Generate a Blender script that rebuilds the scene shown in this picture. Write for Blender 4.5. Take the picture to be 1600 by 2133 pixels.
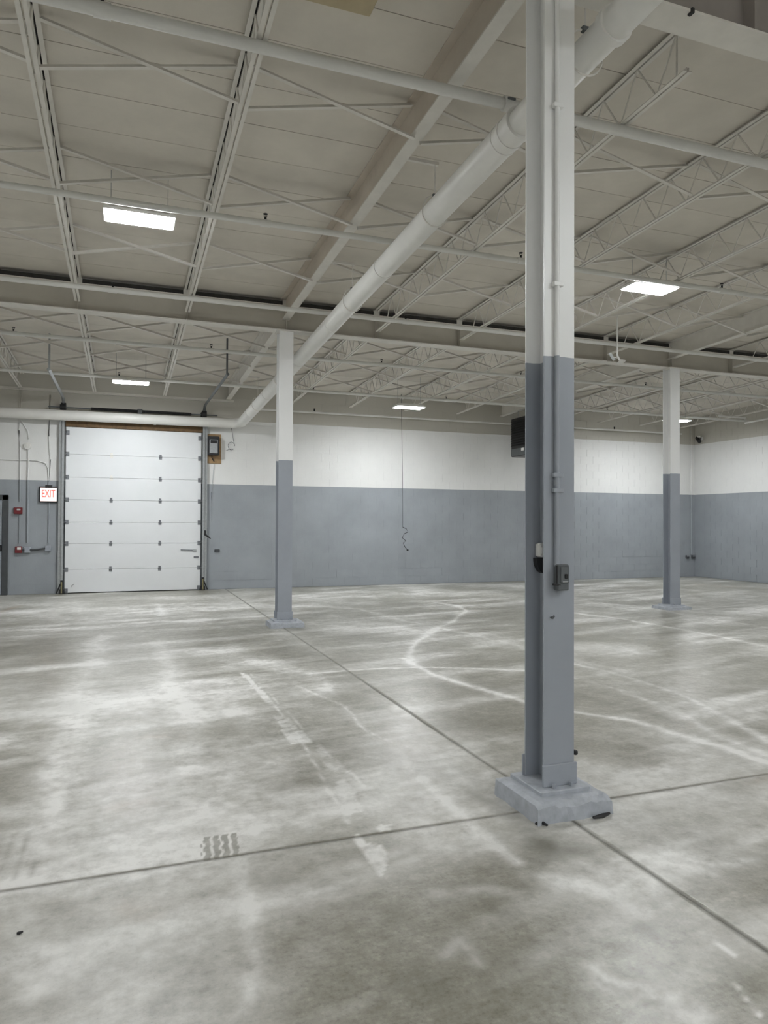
import bpy, math, random
import numpy as np
from mathutils import Vector, Matrix

random.seed(7); np.random.seed(7)
scene = bpy.context.scene
for o in list(bpy.data.objects):
    bpy.data.objects.remove(o)
C = scene.collection

# ------------------------------------------------------------------ camera, world, exposure
CAM_H = 1.57
FPX, YAW, PITCH, ROLL = 1489.0, math.radians(19.983), math.radians(0.849), math.radians(0.265)
cam_data = bpy.data.cameras.new('camera')
cam_data.sensor_fit = 'HORIZONTAL'
cam_data.sensor_width = 36.0
cam_data.lens = 36.0 * FPX / 1600.0
cam_data.clip_start = 0.05
cam_data.clip_end = 100
cam = bpy.data.objects.new('camera', cam_data)
C.objects.link(cam)
fwd = Vector((math.sin(YAW) * math.cos(PITCH), math.cos(YAW) * math.cos(PITCH), math.sin(PITCH)))
rgt = Vector((math.cos(YAW), -math.sin(YAW), 0))
upv = rgt.cross(fwd)
r2 = rgt * math.cos(ROLL) + upv * math.sin(ROLL)
u2 = upv * math.cos(ROLL) - rgt * math.sin(ROLL)
m = Matrix((r2, u2, -fwd)).transposed().to_4x4()
m.translation = Vector((0, 0, CAM_H))
cam.matrix_world = m
scene.camera = cam

world = bpy.data.worlds.new('world')
scene.world = world
world.use_nodes = True
world.node_tree.nodes['Background'].inputs[0].default_value = (0.8, 0.85, 0.9, 1)
world.node_tree.nodes['Background'].inputs[1].default_value = 0.05

vs = scene.view_settings
vs.view_transform = 'Standard'
vs.look = 'None'
vs.exposure = 0.66
vs.gamma = 1.0
vs.use_curve_mapping = False
LAMP = 135.0                                  # strength of the fixtures' diffusers


def ray(px):
    """direction in the room of a pixel of the 1600x2133 photograph"""
    a, b = (px[0] - 800) / FPX, (1066.5 - px[1]) / FPX
    return fwd + r2 * a + u2 * b


def on_x(px, x):
    d = ray(px); return Vector((0, 0, CAM_H)) + d * (x / d.x)


def on_y(px, y):
    d = ray(px); return Vector((0, 0, CAM_H)) + d * (y / d.y)


def on_z(px, z=0.0):
    d = ray(px); return Vector((0, 0, CAM_H)) + d * ((z - CAM_H) / d.z)


# ------------------------------------------------------------------ the room's measures (metres)
X0, Y1, Y2 = 2.277, 3.507, 10.70             # column grid
SX = 7.256
JS = SX / 5                                  # joist spacing
W, R, LW, BW = 16.98, 16.10, -7.0, -9.0      # far, right, left and back wall planes
SLOPE = 0.031
PAINT = 2.47                                 # height of the grey paint


def deck(y):
    return 4.95 - SLOPE * (y - Y2)


# ------------------------------------------------------------------ materials
def new_mat(name):
    mt = bpy.data.materials.new(name)
    mt.use_nodes = True
    nt = mt.node_tree
    b = nt.nodes['Principled BSDF']
    return mt, nt, b


def node(nt, kind, **kw):
    n = nt.nodes.new(kind)
    for k, v in kw.items():
        if k in n.inputs:
            n.inputs[k].default_value = v
        else:
            setattr(n, k, v)
    return n


def noise(nt, scale, detail=6, rough=0.6, vec=None):
    n = node(nt, 'ShaderNodeTexNoise')
    n.inputs['Scale'].default_value = scale
    n.inputs['Detail'].default_value = detail
    n.inputs['Roughness'].default_value = rough
    if vec is None:
        g = node(nt, 'ShaderNodeNewGeometry')
        vec = g.outputs['Position']
    nt.links.new(vec, n.inputs['Vector'])
    return n.outputs['Fac']


def ramp(nt, fac, stops):
    r = node(nt, 'ShaderNodeValToRGB')
    e = r.color_ramp.elements
    while len(e) > 1:
        e.remove(e[-1])
    e[0].position, e[0].color = stops[0][0], (*stops[0][1], 1)
    for p, c in stops[1:]:
        q = e.new(p); q.color = (*c, 1)
    nt.links.new(fac, r.inputs[0])
    return r.outputs[0]


def mixc(nt, fac, a, b, mode='MIX'):
    n = node(nt, 'ShaderNodeMix', data_type='RGBA', blend_type=mode)
    for s, v in ((0, fac), (6, a), (7, b)):
        if hasattr(v, 'is_linked'):
            nt.links.new(v, n.inputs[s])
        elif isinstance(v, (tuple, list)):
            n.inputs[s].default_value = (*v, 1)
        else:
            n.inputs[s].default_value = v
    return n.outputs[2]


def maths(nt, op, a, b=0.0, clamp=False):
    n = node(nt, 'ShaderNodeMath', operation=op, use_clamp=clamp)
    for i, v in enumerate((a, b)):
        if hasattr(v, 'is_linked'):
            nt.links.new(v, n.inputs[i])
        else:
            n.inputs[i].default_value = v
    return n.outputs[0]


def bump(nt, b, h, strength, dist=0.01):
    n = node(nt, 'ShaderNodeBump')
    n.inputs['Strength'].default_value = strength
    n.inputs['Distance'].default_value = dist
    nt.links.new(h, n.inputs['Height'])
    nt.links.new(n.outputs[0], b.inputs['Normal'])


def plain(name, col, rough=0.5, metal=0.0, var=0.10, scale=6.0):
    mt, nt, b = new_mat(name)
    f = noise(nt, scale)
    lo = tuple(c * (1 - var) for c in col)
    hi = tuple(min(1, c * (1 + var)) for c in col)
    nt.links.new(ramp(nt, f, [(0.3, lo), (0.7, hi)]), b.inputs['Base Color'])
    b.inputs['Roughness'].default_value = rough
    b.inputs['Metallic'].default_value = metal
    return mt


def two_tone(name, white, grey, z, rough, bumpy, line_noise, upper=None):
    """white paint above, grey paint below a hand-cut line"""
    mt, nt, b = new_mat(name)
    g = node(nt, 'ShaderNodeNewGeometry')
    s = node(nt, 'ShaderNodeSeparateXYZ')
    nt.links.new(g.outputs['Position'], s.inputs[0])
    n1 = noise(nt, 9.0, 3)
    zz = maths(nt, 'ADD', s.outputs[2], maths(nt, 'MULTIPLY', maths(nt, 'SUBTRACT', n1, 0.5), line_noise))
    top = maths(nt, 'GREATER_THAN', zz, z)
    v = noise(nt, 1.3, 5)
    wc = ramp(nt, v, [(0.3, tuple(c * .94 for c in white)), (0.7, white)])
    gc = ramp(nt, v, [(0.3, tuple(c * .9 for c in grey)), (0.7, tuple(c * 1.06 for c in grey))])
    if upper:                                     # dim band above the top ledge: lamp cut-off shade put into the colour
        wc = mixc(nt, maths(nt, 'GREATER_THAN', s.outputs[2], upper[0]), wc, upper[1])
    nt.links.new(mixc(nt, top, gc, wc), b.inputs['Base Color'])
    b.inputs['Roughness'].default_value = rough
    bump(nt, b, noise(nt, 60, 4), bumpy, 0.004)
    return mt


WHITE = (0.80, 0.80, 0.785)
GREY = (0.225, 0.25, 0.285)
M = {}
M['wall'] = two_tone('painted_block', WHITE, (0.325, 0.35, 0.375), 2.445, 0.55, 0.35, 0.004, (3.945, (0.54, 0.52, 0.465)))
M['column'] = two_tone('painted_column', (0.87, 0.87, 0.86), (0.335, 0.36, 0.40), 2.5, 0.38, 0.06, 0.015)
M['deck'] = plain('deck_paint', (0.71, 0.668, 0.60), 0.8, 0, 0.07, 2.2)
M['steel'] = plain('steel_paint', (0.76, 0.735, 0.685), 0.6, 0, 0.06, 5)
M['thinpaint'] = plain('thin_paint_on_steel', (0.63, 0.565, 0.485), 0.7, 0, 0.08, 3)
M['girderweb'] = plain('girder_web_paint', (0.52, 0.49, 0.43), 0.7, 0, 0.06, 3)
M['darkweb'] = plain('dark_girder_web', (0.33, 0.30, 0.28), 0.75, 0, 0.08, 3)  # darker tone for the near girder's web
M['raw'] = plain('dark_fill', (0.035, 0.032, 0.03), 0.8, 0, 0.3, 12)  # near-black, for the gap strips and the floor base
M['pvc'] = plain('white_drain_pipe', (0.80, 0.79, 0.755), 0.4, 0, 0.04, 3)
M['pipe'] = plain('white_sprinkler_pipe', (0.74, 0.735, 0.705), 0.5, 0, 0.05, 4)
M['greyp'] = plain('grey_paint', (0.335, 0.36, 0.40), 0.42, 0, 0.06, 8)
M['greydark'] = plain('dark_grey_paint', (0.06, 0.065, 0.07), 0.45, 0, 0.1, 8)
M['boxgrey'] = plain('switch_box_grey', (0.11, 0.12, 0.125), 0.5, 0.0, 0.08, 20)
M['black'] = plain('black', (0.012, 0.012, 0.013), 0.5, 0, 0.2, 20)
M['blackplastic'] = plain('black_plastic', (0.02, 0.02, 0.022), 0.35, 0, 0.2, 20)
M['galv'] = plain('galvanised', (0.42, 0.44, 0.45), 0.42, 0.7, 0.12, 25)
M['doorwhite'] = plain('door_white', (0.76, 0.775, 0.79), 0.45, 0, 0.02, 2)
M['hinge'] = plain('hinge_metal', (0.23, 0.24, 0.26), 0.45, 0.5, 0.2, 40)
M['wood'] = plain('header_wood', (0.13, 0.075, 0.03), 0.7, 0, 0.35, 14)
M['ply'] = plain('plywood', (0.34, 0.22, 0.11), 0.7, 0, 0.2, 16)
M['beige'] = plain('beige_board', (0.52, 0.44, 0.29), 0.7, 0, 0.08, 7)
M['red'] = plain('fire_red', (0.17, 0.015, 0.02), 0.4, 0, 0.1, 20)
M['whiteplastic'] = plain('white_plastic', (0.80, 0.79, 0.76), 0.4, 0, 0.04, 20)
M['yellow'] = plain('yellow_paint', (0.26, 0.23, 0.12), 0.6, 0, 0.15, 20)
M['clear'] = plain('pale_plastic', (0.55, 0.57, 0.57), 0.3, 0, 0.05, 20)
M['footing'] = plain('painted_footing', (0.42, 0.445, 0.485), 0.55, 0, 0.14, 18)


def emit(name, col, s):
    mt, nt, b = new_mat(name)
    b.inputs['Base Color'].default_value = (*col, 1)
    b.inputs['Emission Color'].default_value = (*col, 1)
    b.inputs['Emission Strength'].default_value = s
    return mt


M['lamp'] = emit('led_diffuser', (0.95, 0.98, 1.0), LAMP)
M['exitface'] = emit('exit_sign_face', (0.95, 0.80, 0.76), 0.55)
M['exitred'] = emit('exit_sign_red', (0.90, 0.12, 0.10), 0.75)


# ------------------------------------------------------------------ mesh helpers
class MB:
    def __init__(self):
        self.v, self.f = [], []

    def raw(self, v, f):
        n = len(self.v)
        self.v += [tuple(p) for p in v]
        self.f += [tuple(i + n for i in q) for q in f]
        return self

    def box(self, a, b):
        (x0, y0, z0), (x1, y1, z1) = a, b
        return self.raw([(x0, y0, z0), (x1, y0, z0), (x1, y1, z0), (x0, y1, z0),
                         (x0, y0, z1), (x1, y0, z1), (x1, y1, z1), (x0, y1, z1)],
                        [(0, 3, 2, 1), (4, 5, 6, 7), (0, 1, 5, 4), (1, 2, 6, 5), (2, 3, 7, 6), (3, 0, 4, 7)])

    def bbox(self, a, b, c=0.006):
        """box with chamfered vertical and horizontal edges"""
        (x0, y0, z0), (x1, y1, z1) = a, b
        v = []
        for z, k in ((z0, c), (z0 + c, 0), (z1 - c, 0), (z1, c)):
            xa, xb, ya, yb = x0 + k, x1 - k, y0 + k, y1 - k
            v += [(xa + c, ya, z), (xb - c, ya, z), (xb, ya + c, z), (xb, yb - c, z),
                  (xb - c, yb, z), (xa + c, yb, z), (xa, yb - c, z), (xa, ya + c, z)]
        f = [tuple(range(7, -1, -1)), tuple(range(24, 32))]
        for r in range(3):
            for i in range(8):
                j = (i + 1) % 8
                f.append((r * 8 + i, r * 8 + j, r * 8 + 8 + j, r * 8 + 8 + i))
        return self.raw(v, f)

    def tube(self, pts, r, n=10, caps=True):
        pts = [Vector(p) for p in pts]
        rs = r if isinstance(r, (list, tuple)) else [r] * len(pts)
        v, f = [], []
        ref = Vector((0, 0, 1))
        for i, p in enumerate(pts):
            t = (pts[min(i + 1, len(pts) - 1)] - pts[max(i - 1, 0)]).normalized()
            s = t.cross(ref)
            if s.length < 1e-3:
                s = t.cross(Vector((0, 1, 0)))
            s.normalize()
            u = s.cross(t)
            for k in range(n):
                a = 2 * math.pi * k / n
                v.append(p + (s * math.cos(a) + u * math.sin(a)) * rs[i])
        for i in range(len(pts) - 1):
            for k in range(n):
                j = (k + 1) % n
                f.append((i * n + k, i * n + j, i * n + n + j, i * n + n + k))
        if caps:
            f.append(tuple(range(n - 1, -1, -1)))
            f.append(tuple((len(pts) - 1) * n + k for k in range(n)))
        return self.raw(v, f)

    def bar(self, a, b, w, h, up=(0, 0, 1)):
        a, b = Vector(a), Vector(b)
        t = (b - a).normalized()
        s = t.cross(Vector(up))
        if s.length < 1e-3:
            s = t.cross(Vector((0, 1, 0)))
        s.normalize(); u = s.cross(t)
        v = [p + s * i * w / 2 + u * j * h / 2 for p in (a, b) for i, j in ((-1, -1), (1, -1), (1, 1), (-1, 1))]
        return self.raw(v, [(0, 1, 2, 3), (7, 6, 5, 4), (0, 4, 5, 1), (1, 5, 6, 2), (2, 6, 7, 3), (3, 7, 4, 0)])

    def angle(self, a, b, w, t, sx, sz):
        """rolled angle between a and b: one leg sideways (sx), one leg up or down (sz)"""
        a, b = Vector(a), Vector(b)
        d = (b - a).normalized()
        s = d.cross(Vector((0, 0, 1)))
        if s.length < 1e-3:
            s = Vector((1, 0, 0))
        s.normalize(); u = s.cross(d)
        prof = [(0, 0), (w, 0), (w, t), (t, t), (t, w), (0, w)]
        v = [p + s * (x * sx) + u * (z * sz) for p in (a, b) for x, z in prof]
        f = [(0, 1, 2, 3, 4, 5), (11, 10, 9, 8, 7, 6)]
        f += [(i, (i + 1) % 6, 6 + (i + 1) % 6, 6 + i) for i in range(6)]
        return self.raw(v, f)

    def mesh(self, name, mat, smooth=False):
        me = bpy.data.meshes.new(name)
        me.from_pydata(self.v, [], self.f)
        me.materials.append(mat)
        me.validate()
        import bmesh
        bm = bmesh.new(); bm.from_mesh(me)
        bmesh.ops.recalc_face_normals(bm, faces=bm.faces)
        bm.to_mesh(me); bm.free()
        if smooth:
            me.polygons.foreach_set('use_smooth', [True] * len(me.polygons))
            try:
                me.set_sharp_from_angle(angle=math.radians(40))
            except Exception:
                pass
        return me

    def build(self, name, mat, parent=None, smooth=False, loc=None):
        return link(name, self.mesh(name, mat, smooth), parent, loc)


def link(name, me, parent=None, loc=None):
    o = bpy.data.objects.new(name, me)
    C.objects.link(o)
    if parent is not None:
        o.parent = parent
    if loc is not None:
        o.location = loc
    return o


def thing(name, label, cat, loc=(0, 0, 0), group=None):
    o = bpy.data.objects.new(name, None)
    o.empty_display_size = 0.1
    C.objects.link(o)
    o.location = loc
    return tag(o, label, cat, group)


def tag(o, label, cat=None, group=None, kind=None):
    if label: o['label'] = label
    if cat: o['category'] = cat
    if group: o['group'] = group
    if kind: o['kind'] = kind
    return o


# ------------------------------------------------------------------ floor
def vnoise(x, y, s, seed):
    """smooth value noise"""
    rs = np.random.RandomState(seed)
    t = rs.rand(256, 256)
    xs, ys = x / s, y / s
    xi, yi = np.floor(xs).astype(int), np.floor(ys).astype(int)
    fx, fy = xs - xi, ys - yi
    fx, fy = fx * fx * (3 - 2 * fx), fy * fy * (3 - 2 * fy)
    g = lambda a, b: t[a % 256, b % 256]
    return (g(xi, yi) * (1 - fx) + g(xi + 1, yi) * fx) * (1 - fy) + (g(xi, yi + 1) * (1 - fx) + g(xi + 1, yi + 1) * fx) * fy


def fbm(x, y, s, seed, n=4):
    o, a, tot = 0, 1.0, 0
    for i in range(n):
        o = o + a * vnoise(x, y, s / 2 ** i, seed + i); tot += a; a *= 0.55
    return o / tot


def seg_dist(x, y, pts):
    d = np.full(x.shape, 1e9)
    for (ax, ay), (bx, by) in zip(pts[:-1], pts[1:]):
        dx, dy = bx - ax, by - ay
        l2 = dx * dx + dy * dy + 1e-9
        t = np.clip(((x - ax) * dx + (y - ay) * dy) / l2, 0, 1)
        d = np.minimum(d, np.hypot(x - ax - t * dx, y - ay - t * dy))
    return d


def in_poly(x, y, pts):
    r = np.zeros(x.shape, bool)
    n = len(pts)
    for i in range(n):
        (x1, y1), (x2, y2) = pts[i], pts[(i + 1) % n]
        c = (y1 > y) != (y2 > y)
        r ^= c & (x < (x2 - x1) * (y - y1) / (y2 - y1 + 1e-12) + x1)
    return r


def F(pts):
    return [tuple(on_z(p, 0.0)[:2]) for p in pts]


# wear on the concrete, traced on the photograph and laid on the floor: (points, half width in m, strength, break-up)
DUST = [
    ([(250, 1470), (300, 1560), (260, 1680), (330, 1740)], .38, .32, .6),
    ([(420, 1440), (520, 1500), (480, 1600), (560, 1700)], .38, .36, .7),
    ([(40, 1690), (140, 1720), (300, 1760)], .30, .38, .6),
    ([(100, 1280), (300, 1270), (480, 1262)], .8, .40, .7),
    ([(700, 1240), (900, 1236), (1060, 1245)], .7, .32, .7),
    ([(1230, 1236), (1400, 1245), (1560, 1250)], .9, .32, .7),
    ([(1250, 1400), (1400, 1440), (1550, 1480)], .35, .30, .7),
    ([(900, 1580), (960, 1640), (860, 1700)], .25, .30, .7),
    ([(1250, 1860), (1330, 1840), (1450, 1900)], .18, .38, .7),
    ([(212, 1325), (190, 1390), (165, 1450), (140, 1540), (120, 1640), (60, 1770)], .15, .85, .5),
    ([(330, 1335), (350, 1380), (365, 1430), (395, 1500), (385, 1600)], .12, .70, .5),
    ([(150, 1560), (190, 1500), (260, 1480), (350, 1440), (440, 1420)], .07, .30, .6),
    ([(0, 1540), (60, 1505), (120, 1500)], .12, .40, .7),
    ([(0, 1313), (110, 1310), (210, 1304), (330, 1294), (420, 1292)], .14, .75, .6),
    ([(180, 1290), (300, 1275), (420, 1270), (520, 1265)], .35, .45, .8),
    ([(0, 1262), (150, 1258), (260, 1262)], .35, .35, .8),
    ([(330, 1258), (336, 1282)], .10, .75, .3),
    ([(420, 1303), (500, 1292), (560, 1290)], .12, .5, .7),
    ([(530, 1375), (590, 1388), (640, 1402), (690, 1438)], .09, .75, .6),
    ([(470, 1390), (540, 1385), (600, 1400)], .09, .4, .6),
    ([(640, 1404), (720, 1397), (800, 1392), (900, 1390), (1000, 1393), (1100, 1396)], .025, .80, .3),
    ([(905, 1255), (955, 1262), (972, 1273), (950, 1290), (900, 1315), (865, 1340), (850, 1365), (858, 1388)], .05, .55, .3),
    ([(690, 1235), (800, 1232), (860, 1240), (930, 1232)], .25, .45, .6),
    ([(620, 1262), (740, 1268), (830, 1290), (900, 1305), (1000, 1325), (1095, 1350), (1190, 1375), (1310, 1400)], .09, .38, .6),
    ([(840, 1372), (900, 1405), (980, 1430), (1060, 1452), (1110, 1468), (1200, 1483), (1320, 1502), (1420, 1532), (1510, 1556), (1600, 1588)], .045, .80, .4),
    ([(1190, 1382), (1270, 1400), (1350, 1425), (1430, 1452), (1520, 1500), (1600, 1545)], .05, .55, .5),
    ([(1190, 1410), (1300, 1440), (1400, 1480), (1500, 1535), (1600, 1570)], .05, .40, .6),
    ([(1190, 1276), (1300, 1290), (1400, 1308), (1500, 1326), (1600, 1347)], .06, .70, .5),
    ([(1190, 1255), (1330, 1262), (1450, 1285), (1600, 1308)], .07, .45, .6),
    ([(1430, 1262), (1500, 1266), (1600, 1270)], .12, .4, .8),
    ([(700, 1222), (1000, 1216), (1090, 1222), (1200, 1220), (1380, 1216), (1600, 1224)], .2, .3, .8),
    ([(1290, 1345), (1330, 1362), (1400, 1350), (1420, 1340)], .06, .35, .5),
    ([(560, 1290), (600, 1330), (680, 1360)], .15, .25, .8),
    ([(825, 1560), (870, 1612), (915, 1655), (960, 1690), (1010, 1740), (1080, 1800)], .04, .70, .6),
    ([(880, 1560), (940, 1600), (1000, 1650)], .05, .30, .7),
    ([(940, 1700), (990, 1685), (1040, 1680)], .07, .55, .6),
    ([(0, 1845), (120, 1800), (250, 1775), (410, 1755)], .08, .50, .6),
    ([(500, 1735), (600, 1720), (690, 1725)], .06, .40, .7),
    ([(400, 1420), (440, 1418), (475, 1425)], .10, .5, .7),
    ([(460, 1480), (500, 1490), (520, 1500)], .10, .45, .7),
    ([(470, 1610), (540, 1600), (580, 1590)], .08, .45, .7),
    ([(250, 1660), (350, 1640), (420, 1600), (470, 1540)], .30, .25, .9),
    ([(430, 1690), (440, 1650), (420, 1660)], .06, .45, .7),
    ([(1110, 1830), (1220, 1850), (1300, 1890), (1380, 1910)], .06, .55, .7),
    ([(1210, 1800), (1330, 1790), (1430, 1810), (1480, 1830)], .06, .35, .8),
    ([(1390, 1780), (1480, 1800), (1560, 1790)], .05, .45, .8),
    ([(1250, 2020), (1320, 2060), (1400, 2090), (1450, 2120)], .05, .80, .9),
    ([(500, 1790), (520, 1900), (530, 2000), (510, 2100)], .05, .35, .7),
    ([(60, 1880), (90, 1960), (80, 2060)], .06, .25, .8),
    ([(900, 1860), (1000, 1850), (1060, 1860)], .05, .3, .8),
    ([(930, 1990), (960, 1960), (1000, 2000)], .04, .35, .8),
    ([(1210, 1590), (1290, 1610), (1390, 1600)], .06, .4, .8),
    ([(1480, 1960), (1530, 1990)], .006, .8, .2),
    ([(1530, 2050), (1590, 2120)], .004, .8, .2),
    ([(790, 1450), (850, 1480), (830, 1540), (880, 1560)], .10, .35, .8),
    ([(610, 1425), (720, 1470), (760, 1520), (830, 1550)], .015, .45, .6),
    ([(500, 1400), (570, 1468), (640, 1560), (690, 1660), (730, 1715)], .008, .55, .3),
    ([(520, 1402), (590, 1475), (660, 1545), (730, 1610), (760, 1640)], .006, .35, .4),
]
PATCH = [  # tape residue of the lane line, and other hard-edged patches
    ([(503, 1402), (512, 1402), (578, 1470), (553, 1465)], .65),
    ([(570, 1490), (600, 1495), (655, 1548), (605, 1550)], .60),
    ([(655, 1552), (665, 1552), (735, 1610), (680, 1605)], .35),
    ([(700, 1625), (720, 1625), (760, 1690), (715, 1700)], .35),
    ([(735, 1748), (745, 1735), (760, 1755), (798, 1820), (793, 1822), (755, 1775)], .75),
    ([(760, 1757), (804, 1762), (806, 1800), (795, 1820)], .65),
    ([(785, 1718), (815, 1718), (812, 1732), (790, 1732)], .7),
]
GRIME_AND_REFLECTION = [
    ([(20, 1340), (120, 1345), (190, 1350)], .9, .40, .4),
    ([(20, 1430), (90, 1440), (60, 1480)], .45, .35, .4),
    ([(560, 1840), (700, 1890), (860, 1860), (1020, 1900)], .30, .16, .5),
    ([(880, 1300), (1000, 1290), (1090, 1300)], .6, .25, .5),
    ([(1210, 1360), (1330, 1320), (1450, 1380)], .5, .25, .5),
    ([(600, 1350), (700, 1390), (760, 1440)], .25, .25, .5),
    ([(1000, 2000), (1150, 2060), (1320, 1960)], .25, .14, .5),
    ([(100, 1950), (260, 2010), (420, 2080)], .25, .12, .5),
  # darker, damper areas, rubber and a painted column reflection
    ([(0, 1350), (80, 1350), (160, 1360)], .55, .45, .5),
    ([(0, 1400), (60, 1420), (100, 1440)], .30, .40, .5),
    ([(420, 1330), (520, 1330), (560, 1335)], .35, .35, .5),
    ([(880, 1420), (980, 1440), (1080, 1430)], .10, .45, .5),
    ([(880, 1490), (960, 1520), (1080, 1500)], .22, .40, .6),
    ([(1200, 1330), (1280, 1330), (1330, 1340)], .20, .30, .6),
    ([(1210, 1450), (1300, 1470), (1400, 1500)], .08, .35, .5),
    ([(1395, 1300), (1400, 1330)], .20, .30, .5),  # corner column's dark reflection in the floor, put into the colour
    ([(1110, 1745), (1150, 1775), (1190, 1770)], .10, .75, .4),
    ([(960, 1640), (1040, 1690), (1100, 1730)], .05, .45, .6),
    ([(1500, 1640), (1600, 1620)], .06, .50, .6),
    ([(1480, 1560), (1600, 1620)], .06, .30, .7),
    ([(560, 1480), (640, 1530), (700, 1560)], .10, .35, .7),
    ([(600, 1640), (680, 1620), (720, 1640)], .09, .40, .7),
    ([(520, 1830), (640, 1850), (700, 1830)], .12, .35, .7),
    ([(740, 1880), (860, 1900), (990, 1900)], .08, .40, .7),
    ([(1010, 1880), (1080, 1920), (1060, 1980)], .08, .40, .7),
    ([(880, 2030), (960, 2080), (1020, 2060)], .08, .45, .7),
    ([(330, 1960), (370, 2000), (340, 2100)], .06, .40, .8),
    ([(80, 1990), (150, 2050), (60, 2110)], .08, .35, .8),
    ([(1250, 2040), (1330, 2080), (1440, 2100)], .025, .70, .9),
    ([(1130, 2010), (1200, 2060), (1260, 2120)], .06, .40, .8),
    ([(1350, 1930), (1440, 1980), (1560, 2040)], .05, .35, .8),
    ([(430, 1215), (640, 1222), (860, 1222), (1090, 1212)], .18, .45, .7),
    ([(1190, 1204), (1450, 1203), (1600, 1216)], .12, .60, .5),
    ([(0, 1246), (140, 1246), (420, 1233)], .10, .40, .6),
    ([(300, 1530), (360, 1540), (390, 1530)], .08, .25, .8),
]
RUST = [([(240, 1680), (290, 1670)], .07, .5, .7), ([(310, 1535), (370, 1535)], .05, .5, .8), ([(1460, 1218), (1600, 1228)], .12, .5, .8),
        ([(0, 1275), (40, 1262)], .05, .6, .5), ([(250, 1890), (300, 1910)], .06, .4, .8), ([(1560, 1630), (1600, 1620)], .05, .5, .8)]


def strokes(x, y, lst, seed):
    out = np.zeros(x.shape)
    nz = fbm(x, y, .30, seed)
    nf = fbm(x, y, .07, seed + 9)
    wx = fbm(x, y, .45, seed + 40, 3) - .5
    wy = fbm(x, y, .45, seed + 50, 3) - .5
    for k, (pts, w, s, br) in enumerate(lst):
        q = F(pts)
        qx = [p[0] for p in q]; qy = [p[1] for p in q]
        pad = w * 3 + .1
        b = (x > min(qx) - pad) & (x < max(qx) + pad) & (y > min(qy) - pad) & (y < max(qy) + pad)
        if not b.any():
            continue
        am = .03 + 1.1 * w
        if w < .06:
            s = s * 1.4
        d = seg_dist(x[b] + wx[b] * am, y[b] + wy[b] * am, q)
        wob = 0.35 + 1.5 * fbm(x[b], y[b], .5, seed + 20 + k, 3)
        a = (.7 * np.exp(-(d / (w * wob)) ** 2 * 1.3) + .3 * np.exp(-d / (w * wob * 1.6))) * s
        brk = 1 - br + br * np.clip((0.6 * nz[b] + 0.4 * nf[b] - .38) * 4.0, 0, 1.15)
        out[b] = np.maximum(out[b], a * brk) + 0.3 * np.minimum(out[b], a * brk)
    return out


JX, JY = 2.24, 3.42                               # the two joints that cross under the first column


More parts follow.
